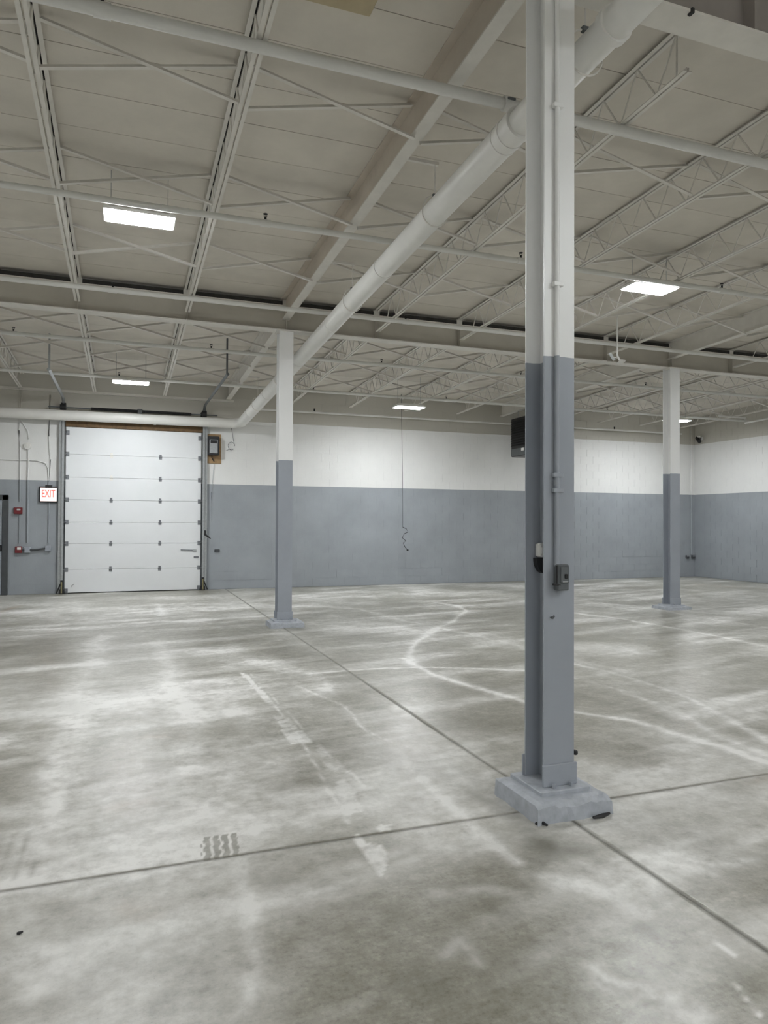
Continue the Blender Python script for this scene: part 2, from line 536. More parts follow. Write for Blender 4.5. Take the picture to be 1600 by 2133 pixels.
def floor_slab(name, xs, ys, jx, jy, parent, mat):
    nx, ny = len(xs), len(ys)
    gx, gy = np.meshgrid(xs, ys)
    x, y = gx.ravel().copy(), gy.ravel().copy()
    # ragged saw-cut edges
    ex = (fbm(x, y, .06, 71, 2) - .5) * .008
    for side, arr in ((0, xs[0]), (1, xs[-1])):
        if jx[side]:
            k = np.isclose(x, arr); x[k] += ex[k]
    for side, arr in ((0, ys[0]), (1, ys[-1])):
        if jy[side]:
            k = np.isclose(y, arr); y[k] += ex[k]
    co = np.zeros((nx * ny, 3)); co[:, 0] = x; co[:, 1] = y
    i = np.arange((nx - 1) * (ny - 1)); r, c = i // (nx - 1), i % (nx - 1)
    a = r * nx + c
    faces = np.stack([a, a + 1, a + nx + 1, a + nx], 1)
    # a skirt gives the slab its thickness at the joints
    ring = list(range(0, nx)) + [k * nx + nx - 1 for k in range(1, ny)] + [(ny - 1) * nx + k for k in range(nx - 2, -1, -1)] + [k * nx for k in range(ny - 2, 0, -1)]
    base = nx * ny
    sk = co[ring].copy(); sk[:, 2] = -0.12
    co = np.vstack([co, sk])
    n = len(ring)
    sf = np.array([(ring[k], base + k, base + (k + 1) % n, ring[(k + 1) % n]) for k in range(n)])
    faces = np.vstack([faces, sf]).astype(np.int32)
    me = bpy.data.meshes.new(name)
    me.vertices.add(len(co)); me.vertices.foreach_set('co', co.ravel())
    me.loops.add(faces.size); me.loops.foreach_set('vertex_index', faces.ravel())
    me.polygons.add(len(faces))
    me.polygons.foreach_set('loop_start', np.arange(0, faces.size, 4, dtype=np.int32))
    me.update(calc_edges=True)
    x, y = co[:, 0], co[:, 1]
    dust = strokes(x, y, DUST, 100)
    nf = fbm(x, y, .06, 55)
    for pts, s in PATCH:
        mk = in_poly(x + (nf - .5) * .03, y + (nf - .5) * .03, F(pts))
        dust = np.maximum(dust, mk * s * np.clip((nf - .30) * 4, .5, 1) * 1.25)
    # general drift of dust over the traffic lanes
    cloud = fbm(x + .6 * (fbm(x, y, 1.1, 81) - .5), y + .6 * (fbm(x, y, 1.1, 86) - .5), 1.1, 31, 6)
    dust += .80 * np.clip(cloud - .48, 0, 1) * 2.2
    sw = fbm(x * .35 + y * .2, y * 2.2 - x * .5, .7, 61, 5)       # sweeping marks
    dust += .75 * np.clip(sw - .48, 0, 1) * 2.4
    grime_and_reflection = strokes(x, y, GRIME_AND_REFLECTION, 300)
    # rubber tread print
    q = F([(418, 1745), (492, 1730), (500, 1782), (420, 1795)])
    e1 = (q[2][0] - q[3][0], q[2][1] - q[3][1]); e2 = (q[0][0] - q[3][0], q[0][1] - q[3][1])
    det = e1[0] * e2[1] - e1[1] * e2[0]
    px_, py_ = x - q[3][0], y - q[3][1]
    u = (px_ * e2[1] - py_ * e2[0]) / det
    v = (py_ * e1[0] - px_ * e1[1]) / det
    mk = (u > 0) & (u < 1) & (v > 0) & (v < 1)
    tread = mk & (((u * 4 + .10 * np.sin(v * 17)) % 1) > .34)
    grime_and_reflection = np.maximum(grime_and_reflection, tread * (.10 + .65 * nf))
    dust[tread] *= .45
    q = F([(10, 1740), (80, 1725), (70, 1830), (0, 1835)])
    mk = in_poly(x, y, q)
    tread = mk & ((((x - q[0][0]) * 16) % 1) > .5)
    grime_and_reflection = np.maximum(grime_and_reflection, tread * .30 * nf * 2)
    # dirt along the joints
    for dj in (np.abs(x - JX), np.abs(y - JY)):
        grime_and_reflection = np.maximum(grime_and_reflection, .70 * np.exp(-(dj / (.007 + .018 * nf)) ** 2))
    rust = strokes(x, y, RUST, 500)
    for nm, a in (('dust', dust), ('grime_and_reflection', grime_and_reflection), ('rust', rust)):
        at = me.attributes.new(nm, 'FLOAT', 'POINT')
        at.data.foreach_set('value', np.clip(a, 0, 1).astype(np.float32))
    me.materials.append(mat)
    o = link(name, me, parent)
    return o


def concrete():
    mt, nt, b = new_mat('worn_concrete')
    att = {}
    for n in ('dust', 'grime_and_reflection', 'rust'):
        a = node(nt, 'ShaderNodeAttribute', attribute_name=n)
        att[n] = a.outputs['Fac']
    g = node(nt, 'ShaderNodeNewGeometry')
    pos = g.outputs['Position']
    big = noise(nt, 0.9, 5, .6, pos)
    mid = noise(nt, 5.0, 8, .68, pos)
    fine = noise(nt, 45.0, 5, .7, pos)
    mp = node(nt, 'ShaderNodeMapping')
    mp.inputs['Rotation'].default_value = (0, 0, .35)
    mp.inputs['Scale'].default_value = (1.0, 7.0, 1.0)
    nt.links.new(pos, mp.inputs[0])
    streak = noise(nt, 2.2, 6, .65, mp.outputs[0])
    blot = noise(nt, 13.0, 6, .7, pos)
    f = maths(nt, 'ADD', maths(nt, 'ADD', maths(nt, 'MULTIPLY', big, .20), maths(nt, 'MULTIPLY', blot, .33)), maths(nt, 'ADD', maths(nt, 'MULTIPLY', mid, .30), maths(nt, 'MULTIPLY', streak, .17)))
    col = ramp(nt, f, [(.39, (.19, .178, .140)), (.46, (.265, .252, .210)), (.52, (.315, .303, .258)), (.58, (.39, .378, .33)), (.65, (.50, .49, .445))])
    sp = ramp(nt, fine, [(.32, (.62, .62, .60)), (.46, (.96, .96, .96)), (.56, (1.05, 1.05, 1.05)), (.70, (1.35, 1.35, 1.35))])
    col = mixc(nt, .75, col, sp, 'MULTIPLY')
    speck = noise(nt, 130.0, 2, .5, pos)
    d = maths(nt, 'MULTIPLY', att['dust'], maths(nt, 'ADD', -.35, maths(nt, 'ADD', maths(nt, 'MULTIPLY', mid, 1.3), maths(nt, 'MULTIPLY', blot, 1.5))), True)
    col = mixc(nt, d, col, (.80, .79, .76))
    gr = maths(nt, 'MULTIPLY', att['grime_and_reflection'], maths(nt, 'ADD', .3, maths(nt, 'MULTIPLY', mid, 1.2)), True)
    col = mixc(nt, maths(nt, 'MULTIPLY', gr, .95), col, (.13, .122, .09))
    col = mixc(nt, maths(nt, 'MULTIPLY', att['rust'], .5), col, (.40, .27, .17))
    pits = ramp(nt, speck, [(.26, (.55, .55, .53)), (.34, (1, 1, 1))])
    col = mixc(nt, .5, col, pits, 'MULTIPLY')
    nt.links.new(col, b.inputs['Base Color'])
    rough = maths(nt, 'ADD', .31, maths(nt, 'MULTIPLY', att['dust'], .17))
    nt.links.new(rough, b.inputs['Roughness'])
    b.inputs['Specular IOR Level'].default_value = 0.45
    return mt


M['concrete'] = concrete()
sub = MB().box((LW, BW, -.2), (R, W, -.121)).build('floor', M['raw'])
tag(sub, 'worn grey concrete slab floor with joints and white scuffs', None, None, 'structure')


def steps(a, b, f):
    out = [a]
    while out[-1] < b:
        out.append(out[-1] + f(out[-1]))
    out = np.array(out)
    return a + (out - a) * (b - a) / (out[-1] - a)


fx = lambda x: .008 if .2 <= x < .75 else .022 if -1.0 <= x < 4.2 else (.035 if -3 <= x < 8 else .10)
fyn = lambda y: .018 if y > 1.4 else .12
fyf = lambda y: .018 + max(0, y - 4.2) * .006
xa, xb = steps(LW, JX - .005, fx), steps(JX + .005, R, fx)
ya, yb = steps(BW, JY - .005, fyn), steps(JY + .005, W, fyf)
floor_slab('concrete_slab', xa, ya, (0, 1), (0, 1), sub, M['concrete'])
floor_slab('concrete_slab', xb, ya, (1, 0), (0, 1), sub, M['concrete'])
floor_slab('concrete_slab', xa, yb, (0, 1), (1, 0), sub, M['concrete'])
floor_slab('concrete_slab', xb, yb, (1, 0), (1, 0), sub, M['concrete'])

# ------------------------------------------------------------------ walls of painted block
BWD, BH, JT = .4064, .2032, .0075
DOOR = (-1.30, 1.78)                              # width taken by the overhead door and its tracks
ZTOP = 4.98
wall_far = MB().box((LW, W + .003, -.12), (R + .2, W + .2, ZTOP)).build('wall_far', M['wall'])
tag(wall_far, 'far block wall painted white above and grey below', None, None, 'structure')
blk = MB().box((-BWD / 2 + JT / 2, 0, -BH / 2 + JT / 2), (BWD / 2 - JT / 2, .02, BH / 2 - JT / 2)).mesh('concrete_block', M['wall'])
cells = []
ncourse = int(deck(W) / BH) + 1
for c in range(ncourse):
    z = (c + .5) * BH
    if z + BH / 2 > deck(W) + .1:
        continue
    x = -4.0 + (BWD / 2 if c % 2 else 0)
    while x < R:
        cells.append((x, z, c)); x += BWD
near = sorted([q for q in cells if -2.75 < q[0] < 9 and q[1] < 3.95
               and not (DOOR[0] + .25 < q[0] < DOOR[1] - .25 and q[1] < 3.7)], key=lambda q: math.hypot(q[0], W))[:300]
ns = set(near)
for x, z, c in near:
    link('concrete_block', blk, wall_far, (x, W - .001 + random.uniform(-.0012, .0008), z))
mb = MB()
for q in cells:
    if q in ns:
        continue
    x, z, c = q
    j = random.uniform(-.0012, .0008)
    x0, x1 = max(x - BWD / 2 + JT / 2, LW), min(x + BWD / 2 - JT / 2, R)
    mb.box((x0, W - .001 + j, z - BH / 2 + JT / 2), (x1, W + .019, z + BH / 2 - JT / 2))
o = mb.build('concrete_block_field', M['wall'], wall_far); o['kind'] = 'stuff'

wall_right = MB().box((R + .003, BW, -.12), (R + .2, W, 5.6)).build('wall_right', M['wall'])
tag(wall_right, 'right block wall painted white above and grey below', None, None, 'structure')
mb = MB()
for c in range(26):
    z = (c + .5) * BH
    y = W - (BWD / 2 if c % 2 else BWD)
    while y > 8 and z < deck(y) + .05:
        j = random.uniform(-.0012, .0008)
        mb.box((R - .001 + j, y - BWD / 2 + JT / 2, z - BH / 2 + JT / 2), (R + .019, min(y + BWD / 2 - JT / 2, W - .002), z + BH / 2 - JT / 2))
        y -= BWD
o = mb.build('concrete_block_field', M['wall'], wall_right); o['kind'] = 'stuff'
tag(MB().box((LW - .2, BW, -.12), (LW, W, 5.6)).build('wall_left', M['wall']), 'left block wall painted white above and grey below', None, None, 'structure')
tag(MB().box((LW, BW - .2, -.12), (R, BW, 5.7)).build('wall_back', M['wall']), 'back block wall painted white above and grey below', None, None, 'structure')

# ------------------------------------------------------------------ ceiling of deck panels
ANG = -math.atan(SLOPE)
ceil = MB()
ya_, yb_ = BW - .1, W + .05
ceil.raw([(LW - .1, ya_, deck(ya_) + .02), (R + .1, ya_, deck(ya_) + .02), (R + .1, yb_, deck(yb_) + .02), (LW - .1, yb_, deck(yb_) + .02),
          (LW - .1, ya_, deck(ya_) + .2), (R + .1, ya_, deck(ya_) + .2), (R + .1, yb_, deck(yb_) + .2), (LW - .1, yb_, deck(yb_) + .2)],
         [(0, 3, 2, 1), (4, 5, 6, 7), (0, 1, 5, 4), (1, 2, 6, 5), (2, 3, 7, 6), (3, 0, 4, 7)])
ceil = ceil.build('ceiling', M['deck'])
tag(ceil, 'white painted roof deck of panels laid across steel joists', None, None, 'structure')
PW = .5525
PLEN = JS * 2
pan = MB().box((-PLEN / 2 + .002, -PW / 2 + .0035, 0), (PLEN / 2 - .002, PW / 2 - .0035, .03)).mesh('deck_panel', M['deck'])
y = 4.635 - PW * 24
row = 0
while y < W:
    yc = y + PW / 2
    x = X0 - 6 * JS + (JS if row % 2 else 0)
    while x - PLEN / 2 < R - .02:
        if yc > 2.6 and yc + PW / 2 < W + .2:
            o = link('deck_panel', pan, ceil, (x, yc, deck(yc) + random.uniform(-.002, .0005)))
            o.rotation_euler = (ANG, 0, 0)
        x += PLEN
    y += PW; row += 1

# ------------------------------------------------------------------ girders (across) and column-line beams (along)
GB = 4.462                                        # underside of the girder at the second column row


def girder(yc, zb, x0, x1, label, clamps=(), webmat=M['steel']):
    t = thing('steel_girder', label, 'girder', (x0, yc, zb), 'steel girders carrying the joists')
    L = x1 - x0
    MB().box((0, -.1, 0), (L, .1, .016)).build('bottom_flange', M['steel'], t)
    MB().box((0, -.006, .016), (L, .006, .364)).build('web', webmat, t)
    MB().box((0, -.1, .364), (L, .1, .38)).build('top_flange', M['steel'], t)
    # dark strip filling the gap above the flange, cut where the joists bear
    k0 = math.ceil((x0 - X0) / JS); k1 = math.floor((x1 - X0) / JS)
    ends = [x0] + [X0 + k * JS for k in range(k0, k1 + 1)] + [x1]
    for a, b in zip(ends[:-1], ends[1:]):
        if b - a > .3:
            MB().box((a - x0 + .06, -.085, .38), (b - x0 - .06, .085, .38 + .062)).build('dark_strip', M['raw'], t)
    for k in range(k0, k1 + 1):
        xx = X0 + k * JS - x0
        if .05 < xx < L - .05:
            MB().box((xx - .05, -.07, .38), (xx + .05, .07, .382 + .085)).build('joist_seat', M['steel'], t)
            MB().box((xx - .004, -.095, .016), (xx + .004, -.006, .364)).build('stiffener', webmat, t)
    for cx in clamps:
        MB().bbox((cx - x0 - .012, -.112, -.012), (cx - x0 + .012, -.07, .022), .004).build('beam_clamp', M['black'], t)
    return t


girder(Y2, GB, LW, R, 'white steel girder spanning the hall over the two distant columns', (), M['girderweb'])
girder(Y1, GB + SLOPE * (Y2 - Y1), LW, R, 'white steel girder crossing over the near column', (on_z((1445, 22), GB + SLOPE * (Y2 - Y1)).x,), M['darkweb'])


def col_beam(x, y0, y1, label, grp, webmat=M['steel']):
    t = thing('steel_beam', label, 'beam', (x, y0, deck(y0)), grp)
    L = y1 - y0
    h = .315
    def sl(mb, a, b):
        mb.box(a, b)
        n = len(mb.v) - 8
        for i in range(n, len(mb.v)):
            vx, vy, vz = mb.v[i]
            mb.v[i] = (vx, vy, vz - SLOPE * vy)
        return mb
    sl(MB(), (-.056, 0, -h), (.056, L, -h + .014)).build('bottom_flange', M['steel'], t)
    sl(MB(), (-.005, 0, -h + .014), (.005, L, -.016)).build('web', webmat, t)
    sl(MB(), (-.075, 0, -.016), (.075, L, -.004)).build('top_flange', webmat, t)
    return t


gB = 'steel beams on the column lines'
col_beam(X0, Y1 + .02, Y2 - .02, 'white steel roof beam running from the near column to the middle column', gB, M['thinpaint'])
col_beam(X0, Y2 + .02, W - .01, 'white steel roof beam running from the middle column to the far wall', gB)
col_beam(X0 + SX, Y1 + .02, Y2 - .02, 'white steel roof beam ending over the column nearest the room corner', gB)
col_beam(X0 + SX, Y2 + .02, W - .01, 'white steel roof beam from the column nearest the corner to the far wall', gB)

# ------------------------------------------------------------------ open-web joists
JD = .38


def joist_mesh(y0, y1, pitch=.42, inset0=.47, inset1=.47):
    """local: origin at (x, y0, deck(y0)); the y axis follows the roof slope"""
    L = y1 - y0
    z = lambda yy, d: -SLOPE * yy - d
    P = {}
    t = MB()
    for s in (-1, 1):
        t.angle((s * .008, 0, z(0, .036)), (s * .008, L, z(L, .036)), .034, .005, s, 1)
    P['top_chord'] = t
    g = MB(); g.bar((0, .0, z(0, .010)), (0, L, z(L, .010)), .014, .006)
    P['dark_gap_strip'] = g  # dark strip filling the gap between the two chord angles
    b = MB()
    for s in (-1, 1):
        b.angle((s * .007, inset0, z(inset0, JD)), (s * .007, L - inset1, z(L - inset1, JD)), .030, .005, s, 1)
    P['bottom_chord'] = b
    rods = []
    yy = .58
    rods.append(((0, yy, z(yy, .03)), (0, yy, z(yy, JD - .01))))
    top = True
    cur = yy
    while cur + pitch / 2 < L - .5:
        nx_ = cur + pitch / 2
        a, b_ = (.03, JD - .01) if top else (JD - .01, .03)
        rods.append(((0, cur, z(cur, a)), (0, nx_, z(nx_, b_))))
        cur = nx_; top = not top
    P['rods'] = rods
    return P


def build_joists(ks, y0, y1, label, grp, single, inset1, inset0=.47):
    P = joist_mesh(y0, y1, inset0=inset0, inset1=inset1)
    me = {n: P[n].mesh(n, M['raw'] if n == 'dark_gap_strip' else M['steel']) for n in ('top_chord', 'bottom_chord', 'dark_gap_strip')}
    rm = []
    if single:
        for a, b in P['rods']:
            mid = (Vector(a) + Vector(b)) / 2
            d = Vector(b) - Vector(a)
            rm.append((mid, round(d.y, 3)))
        cache = {}
        for (a, b), (mid, key) in zip(P['rods'], rm):
            k2 = (key, (b[2] - a[2]) > 0)
            if k2 not in cache:
                cache[k2] = MB().tube([Vector(a) - mid, Vector(b) - mid], .007, 6).mesh('web_rod', M['steel'], True)
        rods = [(mid, cache[(key, (b[2] - a[2]) > 0)]) for (a, b), (mid, key) in zip(P['rods'], rm)]
    else:
        mb = MB()
        for a, b in P['rods']:
            mb.tube([a, b], .007, 5)
        wm = mb.mesh('web_rods', M['steel'], True)
    for k in ks:
        w1, w2 = where(k)
        t = thing('roof_joist', label + ', ' + w1 + ' ' + w2, 'joist', (X0 + k * JS, y0, deck(y0)), grp)
        for n, mm in me.items():
            link(n, mm, t)
        if single:
            for mid, mm in rods:
                link('web_rod', mm, t, mid)
        else:
            link('web_rods', wm, t)


ORD = {1: 'first', 2: 'second', 3: 'third', 4: 'fourth', 5: 'fifth'}


def where(k):
    if k < 0:
        return ORD[-k], 'from the near-column beam towards the side door'
    if k < 5:
        return ORD[k], 'from the near-column beam towards the corner column'
    return ORD[k - 5], 'from the corner-column beam towards the right wall'


near_k = [k for k in range(-3, 9) if k % 5]
far_k = [k for k in range(-3, 10) if k % 5]
build_joists(near_k, Y1 + .01, Y2 - .01, 'open-web joist between the girders', 'joists between the girders', True, .12)
build_joists(far_k, Y2 + .01, W - .01, 'open-web joist reaching the far wall', 'joists by the far wall', False, .25, .12)

# cross bridging between the joists
br = {}
for s in (0, 1):
    a = (.04, 0, -.05) if s == 0 else (.04, 0, -JD + .02)
    b = (JS - .04, 0, -JD + .02) if s == 0 else (JS - .04, 0, -.05)
    br[s] = MB().angle(a, b, .038, .004, 1, 1).mesh('angle_brace', M['steel'])
for ys, labs, grp, ks in (((5.50, 7.22, 8.92), ('near', 'middle', 'far'), 'cross braces between the girders', range(-3, 8)),
                          ((12.2, 13.6, 15.0), ('girder-side', 'central', 'wall-side'), 'cross braces by the far wall', range(-3, 9))):
    for yy, rl in zip(ys, labs):
        for k in ks:
            gap, to = ((-k, 'near beam towards side door') if k < 0 else (k + 1, 'near beam towards corner column') if k < 5
                       else (k - 4, 'corner beam towards right wall'))
            lab = 'crossed braces, %s row %s, %s gap from %s' % (rl, 'between girders' if yy < Y2 else 'past girder', ORD[gap], to)
            t = thing('cross_brace', lab, 'brace', (X0 + k * JS, yy, deck(yy)), grp)
            for s in (0, 1):
                o = link('angle_brace', br[s], t)
                o.location = (0, .03 * (s * 2 - 1), 0)

# ------------------------------------------------------------------ steel columns
def footing(w, d, h, x, y, parent, seed, chip=True):
    rs = random.Random(seed)
    nx, ny = 14, 12
    v, f = [], []
    top = {}
    for j in range(ny + 1):
        for i in range(nx + 1):
            px, py = -w / 2 + w * i / nx, -d / 2 + d * j / ny
            z = h + rs.uniform(-.0015, .0015)
            if j == 0:
                z -= .012; 
                if chip and i > 3: z -= rs.uniform(0, .022); 
            if chip and j == 1 and 4 < i < 13: z -= rs.uniform(0, .008)
            if i in (0, nx) or j == ny: z -= .008 + rs.uniform(0, .004)
            top[i, j] = len(v); v.append((px + (rs.uniform(-.004, .004)), py + rs.uniform(-.004, .004), z))
    for j in range(ny):
        for i in range(nx):
            f.append((top[i, j], top[i + 1, j], top[i + 1, j + 1], top[i, j + 1]))
    ring = [(i, 0) for i in range(nx + 1)] + [(nx, j) for j in range(1, ny + 1)] + [(i, ny) for i in range(nx - 1, -1, -1)] + [(0, j) for j in range(ny - 1, 0, -1)]
    low = []
    for q in ring:
        p = v[top[q]]
        low.append(len(v)); v.append((p[0] * 1.02 + rs.uniform(-.004, .004), p[1] * 1.02 + rs.uniform(-.004, .004), 0))
    n = len(ring)
    for k in range(n):
        f.append((top[ring[k]], low[k], low[(k + 1) % n], top[ring[(k + 1) % n]]))
    f.append(tuple(low[::-1]))
    return MB().raw(v, f).build('concrete_footing', M['footing'], parent, False, (x, y, 0))


def column(x, y, w, d, top, label, foot, seed, collar=True, chip=True):
    t = thing('steel_column', label, 'column', (x, y, 0), None)
    fw, fd, fh, ox, oy = foot
    footing(fw, fd, fh, ox, oy, t, seed, chip)
    z0 = fh + .022
    MB().bbox((-w / 2 - .06, -d / 2 - .07, fh - .004), (w / 2 + .06, d / 2 + .06, z0), .004).build('base_plate', M['footing'], t)
    tf, tw = .011, .008
    mb = MB()
    prof = [(-w / 2, -d / 2), (w / 2, -d / 2), (w / 2, -d / 2 + tf), (tw / 2, -d / 2 + tf), (tw / 2, d / 2 - tf), (w / 2, d / 2 - tf),
            (w / 2, d / 2), (-w / 2, d / 2), (-w / 2, d / 2 - tf), (-tw / 2, d / 2 - tf), (-tw / 2, -d / 2 + tf), (-w / 2, -d / 2 + tf)]
    v = [(px, py, z0) for px, py in prof] + [(px, py, top) for px, py in prof]
    fcs = [(i, (i + 1) % 12, 12 + (i + 1) % 12, 12 + i) for i in range(12)] + [tuple(range(11, -1, -1)), tuple(range(12, 24))]
    mb.raw(v, fcs).build('column_shaft', M['column'], t)
    if collar:
        MB().bbox((-w / 2 - .012, -d / 2 - .014, z0), (w / 2 + .012, -d / 2 - .0005, z0 + .12), .003).build('flange_plate', M['greyp'], t)
        MB().bbox((-w / 2 - .012, d / 2 + .0005, z0), (w / 2 + .012, d / 2 + .014, z0 + .12), .003).build('flange_plate', M['greyp'], t)
        for sx_ in (-1, 1):
            MB().tube([(sx_ * .055, -d / 2 - .035, z0 - .002), (sx_ * .055, -d / 2 - .035, z0 + .022)], .011, 6).build('anchor_bolt', M['greyp'], t)
    MB().box((-w / 2 - .03, -d / 2 - .03, top), (w / 2 + .03, d / 2 + .03, top + .012)).build('cap_plate', M['steel'], t)
    return t


g1 = GB + SLOPE * (Y2 - Y1)
column(X0, Y1, .195, .20, g1 - .013, 'near two-tone steel column with switch box, conduit and white box on it',
       (.46, .46, .10, -.01, -.045), 3)
column(X0, Y2, .215, .20, GB - .013, 'two-tone steel column standing between the drain pipe and the white roll-up door',
       (.50, .42, .085, .02, -.02), 5)
column(X0 + SX + .02, Y2 - .05, .215, .20, GB - .013, 'two-tone steel column standing nearest the corner of the grey walls',
       (.50, .46, .06, 0, 0), 8, chip=False)
# loose dark bits by the near footing
for q, lab in (([(1116, 1716), (1128, 1713), (1140, 1719)], 'stubby scrap of black rubber under the chipped corner of the near column footing'),
               ([(1236, 1703), (1255, 1699), (1270, 1694)], 'long thin scrap of black rubber along the near column footing')):
    pts = [on_z(a, .012) for a in q]
    o = MB().tube(pts, [.007, .012, .006], 7).build('rubber_scrap', M['black'], None, True)
    tag(o, lab, 'scrap', 'black scraps by the footing')
p = on_z((41, 1943), .006)
o = MB().tube([p + Vector((-.01, 0, 0)), p, p + Vector((.010, .006, 0))], [.004, .006, .003], 6).build('pebble', M['black'], None, True)
tag(o, 'tiny dark pebble alone on the open concrete floor', 'pebble')

# ---- fittings on the near column
yf = Y1 - .10                                     # face of the front flange
cx = on_y((1161, 1000), yf - .02).x
zc = on_y((1165, 1180), yf - .02).z
t = thing('electrical_conduit', 'painted conduit running down the face of the near column', 'conduit', (cx, yf - .016, zc))
MB().tube([(0, 0, 0), (0, 0, g1 - .1 - zc)], .014, 12).build('pipe', M['column'], t, True)
for zz in (on_y((1161, 990), yf).z - zc, on_y((1161, 1022), yf).z - zc, 2.9 - zc, 3.9 - zc):
    MB().bbox((-.028, -.017, zz - .012), (.034, .015, zz + .012), .003).build('strap', M['column'], t)
MB().tube([(0, 0, on_y((1161, 1000), yf).z - zc), (0, 0, on_y((1161, 1012), yf).z - zc)], .019, 12).build('coupling', M['column'], t, True)

a, b = on_y((1163, 1176), yf - .05), on_y((1186, 1230), yf - .05)
t = thing('switch_box', 'dark grey electrical switch box on the face of the near column', 'switch box', ((a.x + b.x) / 2, yf, b.z))
w_, h_ = b.x - a.x, a.z - b.z
MB().bbox((-w_ / 2, -.05, .0), (w_ / 2, -.001, h_), .005).build('box', M['boxgrey'], t)
MB().bbox((-w_ / 2 + .012, -.058, h_ * .3), (w_ / 2 - .004, -.050, h_ * .92), .003).build('cover_plate', M['boxgrey'], t)
MB().bbox((0, -.066, h_ * .46), (.018, -.056, h_ * .64), .003).build('receptacle', M['black'], t)
MB().bbox((-.012, -.061, h_ * .32), (.022, -.057, h_ * .36), .001).build('label_strip', M['galv'], t)
MB().tube([(-w_ / 2 - .006, -.045, h_ * .95), (-w_ / 2 - .006, -.045, h_ * .25)], .004, 8).build('lever_rod', M['black'], t, True)
MB().tube([(-w_ / 2 - .03, -.045, h_ * .25), (-w_ / 2 + .016, -.045, h_ * .22)], .006, 8).build('lever', M['black'], t, True)

xw = X0 - .004
yb0 = Y1 + .1 - .011
a, b = on_y((1114, 1131), yb0), on_y((1129, 1160), yb0)
t = thing('thermostat_box', 'small white plastic box fixed in the recess of the near column', 'box', (a.x + .035, yb0, b.z))
MB().bbox((-.035, -.05, 0), (.04, -.001, a.z - b.z), .008).build('box', M['whiteplastic'], t)
MB().bbox((-.025, -.055, .02), (.03, -.049, (a.z - b.z) * .7), .003).build('cover', M['whiteplastic'], t)
a2 = on_y((1114, 1162), yb0 - .02); b2 = on_y((1131, 1194), yb0 - .02)
o = MB()
n = 10
prof = [(0, 0)] + [((b2.x - a2.x) * (1 - math.cos(math.pi / 2 * i / n)), -(a2.z - b2.z) * math.sin(math.pi / 2 * i / n)) for i in range(n + 1)] + [(b2.x - a2.x + .02, b2.z - a2.z), (b2.x - a2.x + .02, 0)]
prof = prof[1:]
v = [(x_, y_, z_) for y_ in (-.02, .02) for x_, z_ in prof]
k = len(prof)
o.raw(v, [tuple(range(k)), tuple(range(2 * k - 1, k - 1, -1))] + [(i, k + i, k + (i + 1) % k, (i + 1) % k) for i in range(k)])
o = o.build('cable_holder', M['black'], None, False, (a2.x, yb0 - .022, a2.z))
tag(o, 'black curved cable holder under the white box on the near column', 'holder')
o = MB().tube([(0, -.004, 0), (0, -.022, -.002), (.004, -.03, .012)], .006, 7).build('coat_hook', M['boxgrey'], None, True, on_y((1147, 1286), yf))
tag(o, 'small grey hook on the front of the near column below the switch box', 'hook')
o = MB().bbox((0, -.02, -.012), (.022, .01, .012), .004).build('rubber_bumper', M['black'], None, False, Vector((X0 + .0975, Y1 - .09, on_y((1203, 1567), Y1 - .1).z)))
tag(o, 'small black stub on the edge of the near column above its base', 'stub')

# ------------------------------------------------------------------ roof drain pipe
DR = .11
DP = [(.4, 2.60, 4.46), (4.35, 2.60, 4.395), (5.85, 2.60, 4.352), (8.2, 2.595, 4.270), (10.5, 2.59, 4.175), (13.6, 2.56, 4.02), (16.72, 2.53, 3.86)]


def dp(yy):
    return Vector((float(np.interp(yy, [q[0] for q in DP], [q[1] for q in DP])), yy, float(np.interp(yy, [q[0] for q in DP], [q[2] for q in DP]))))


t = thing('roof_drain_pipe', 'thick white drain pipe sloping under the roof and turning along the far wall', 'pipe', (0, 0, 0))
ye = 16.72
ze = 3.85
MB().tube([dp(.4), dp(4.35), dp(4.45)], DR * .86, 28).build('pipe', M['pvc'], t, True)
MB().tube([dp(q) for q in (4.38, 5.85, 7, 8.2, 9.4, 10.5, 12, 13.6, 15, ye - .2)], DR, 28).build('pipe', M['pvc'], t, True)
e0 = dp(ye - .2)
el = [(e0.x - .2 + .2 * math.cos(q), ye - .2 + .2 * math.sin(q), e0.z + (ze - e0.z) * q / 1.5708) for q in np.linspace(0, math.pi / 2, 9)]
MB().tube([dp(ye - .26)] + el + [(e0.x - .26, ye, ze)], DR * 1.02, 28).build('elbow', M['pvc'], t, True)
MB().tube([(e0.x - .2, ye, ze), (LW + .02, ye, ze - .03)], DR, 28).build('pipe', M['pvc'], t, True)
for yy, w_, rr in ((4.40, .07, 1.07), (4.53, .04, 1.06), (4.62, .025, 1.05), (7.2, .05, 1.045), (9.2, .04, 1.04), (11.1, .05, 1.045), (13.6, .04, 1.04), (15.4, .04, 1.04), (3.35, .05, 1.0)):
    MB().tube([dp(yy - w_ / 2), dp(yy + w_ / 2)], DR * rr, 28).build('coupling', M['pvc'], t, True)
for xx in (-1.0, .6):
    MB().tube([(xx, ye, ze - .01), (xx + .05, ye, ze - .01)], DR * 1.04, 28).build('coupling', M['pvc'], t, True)
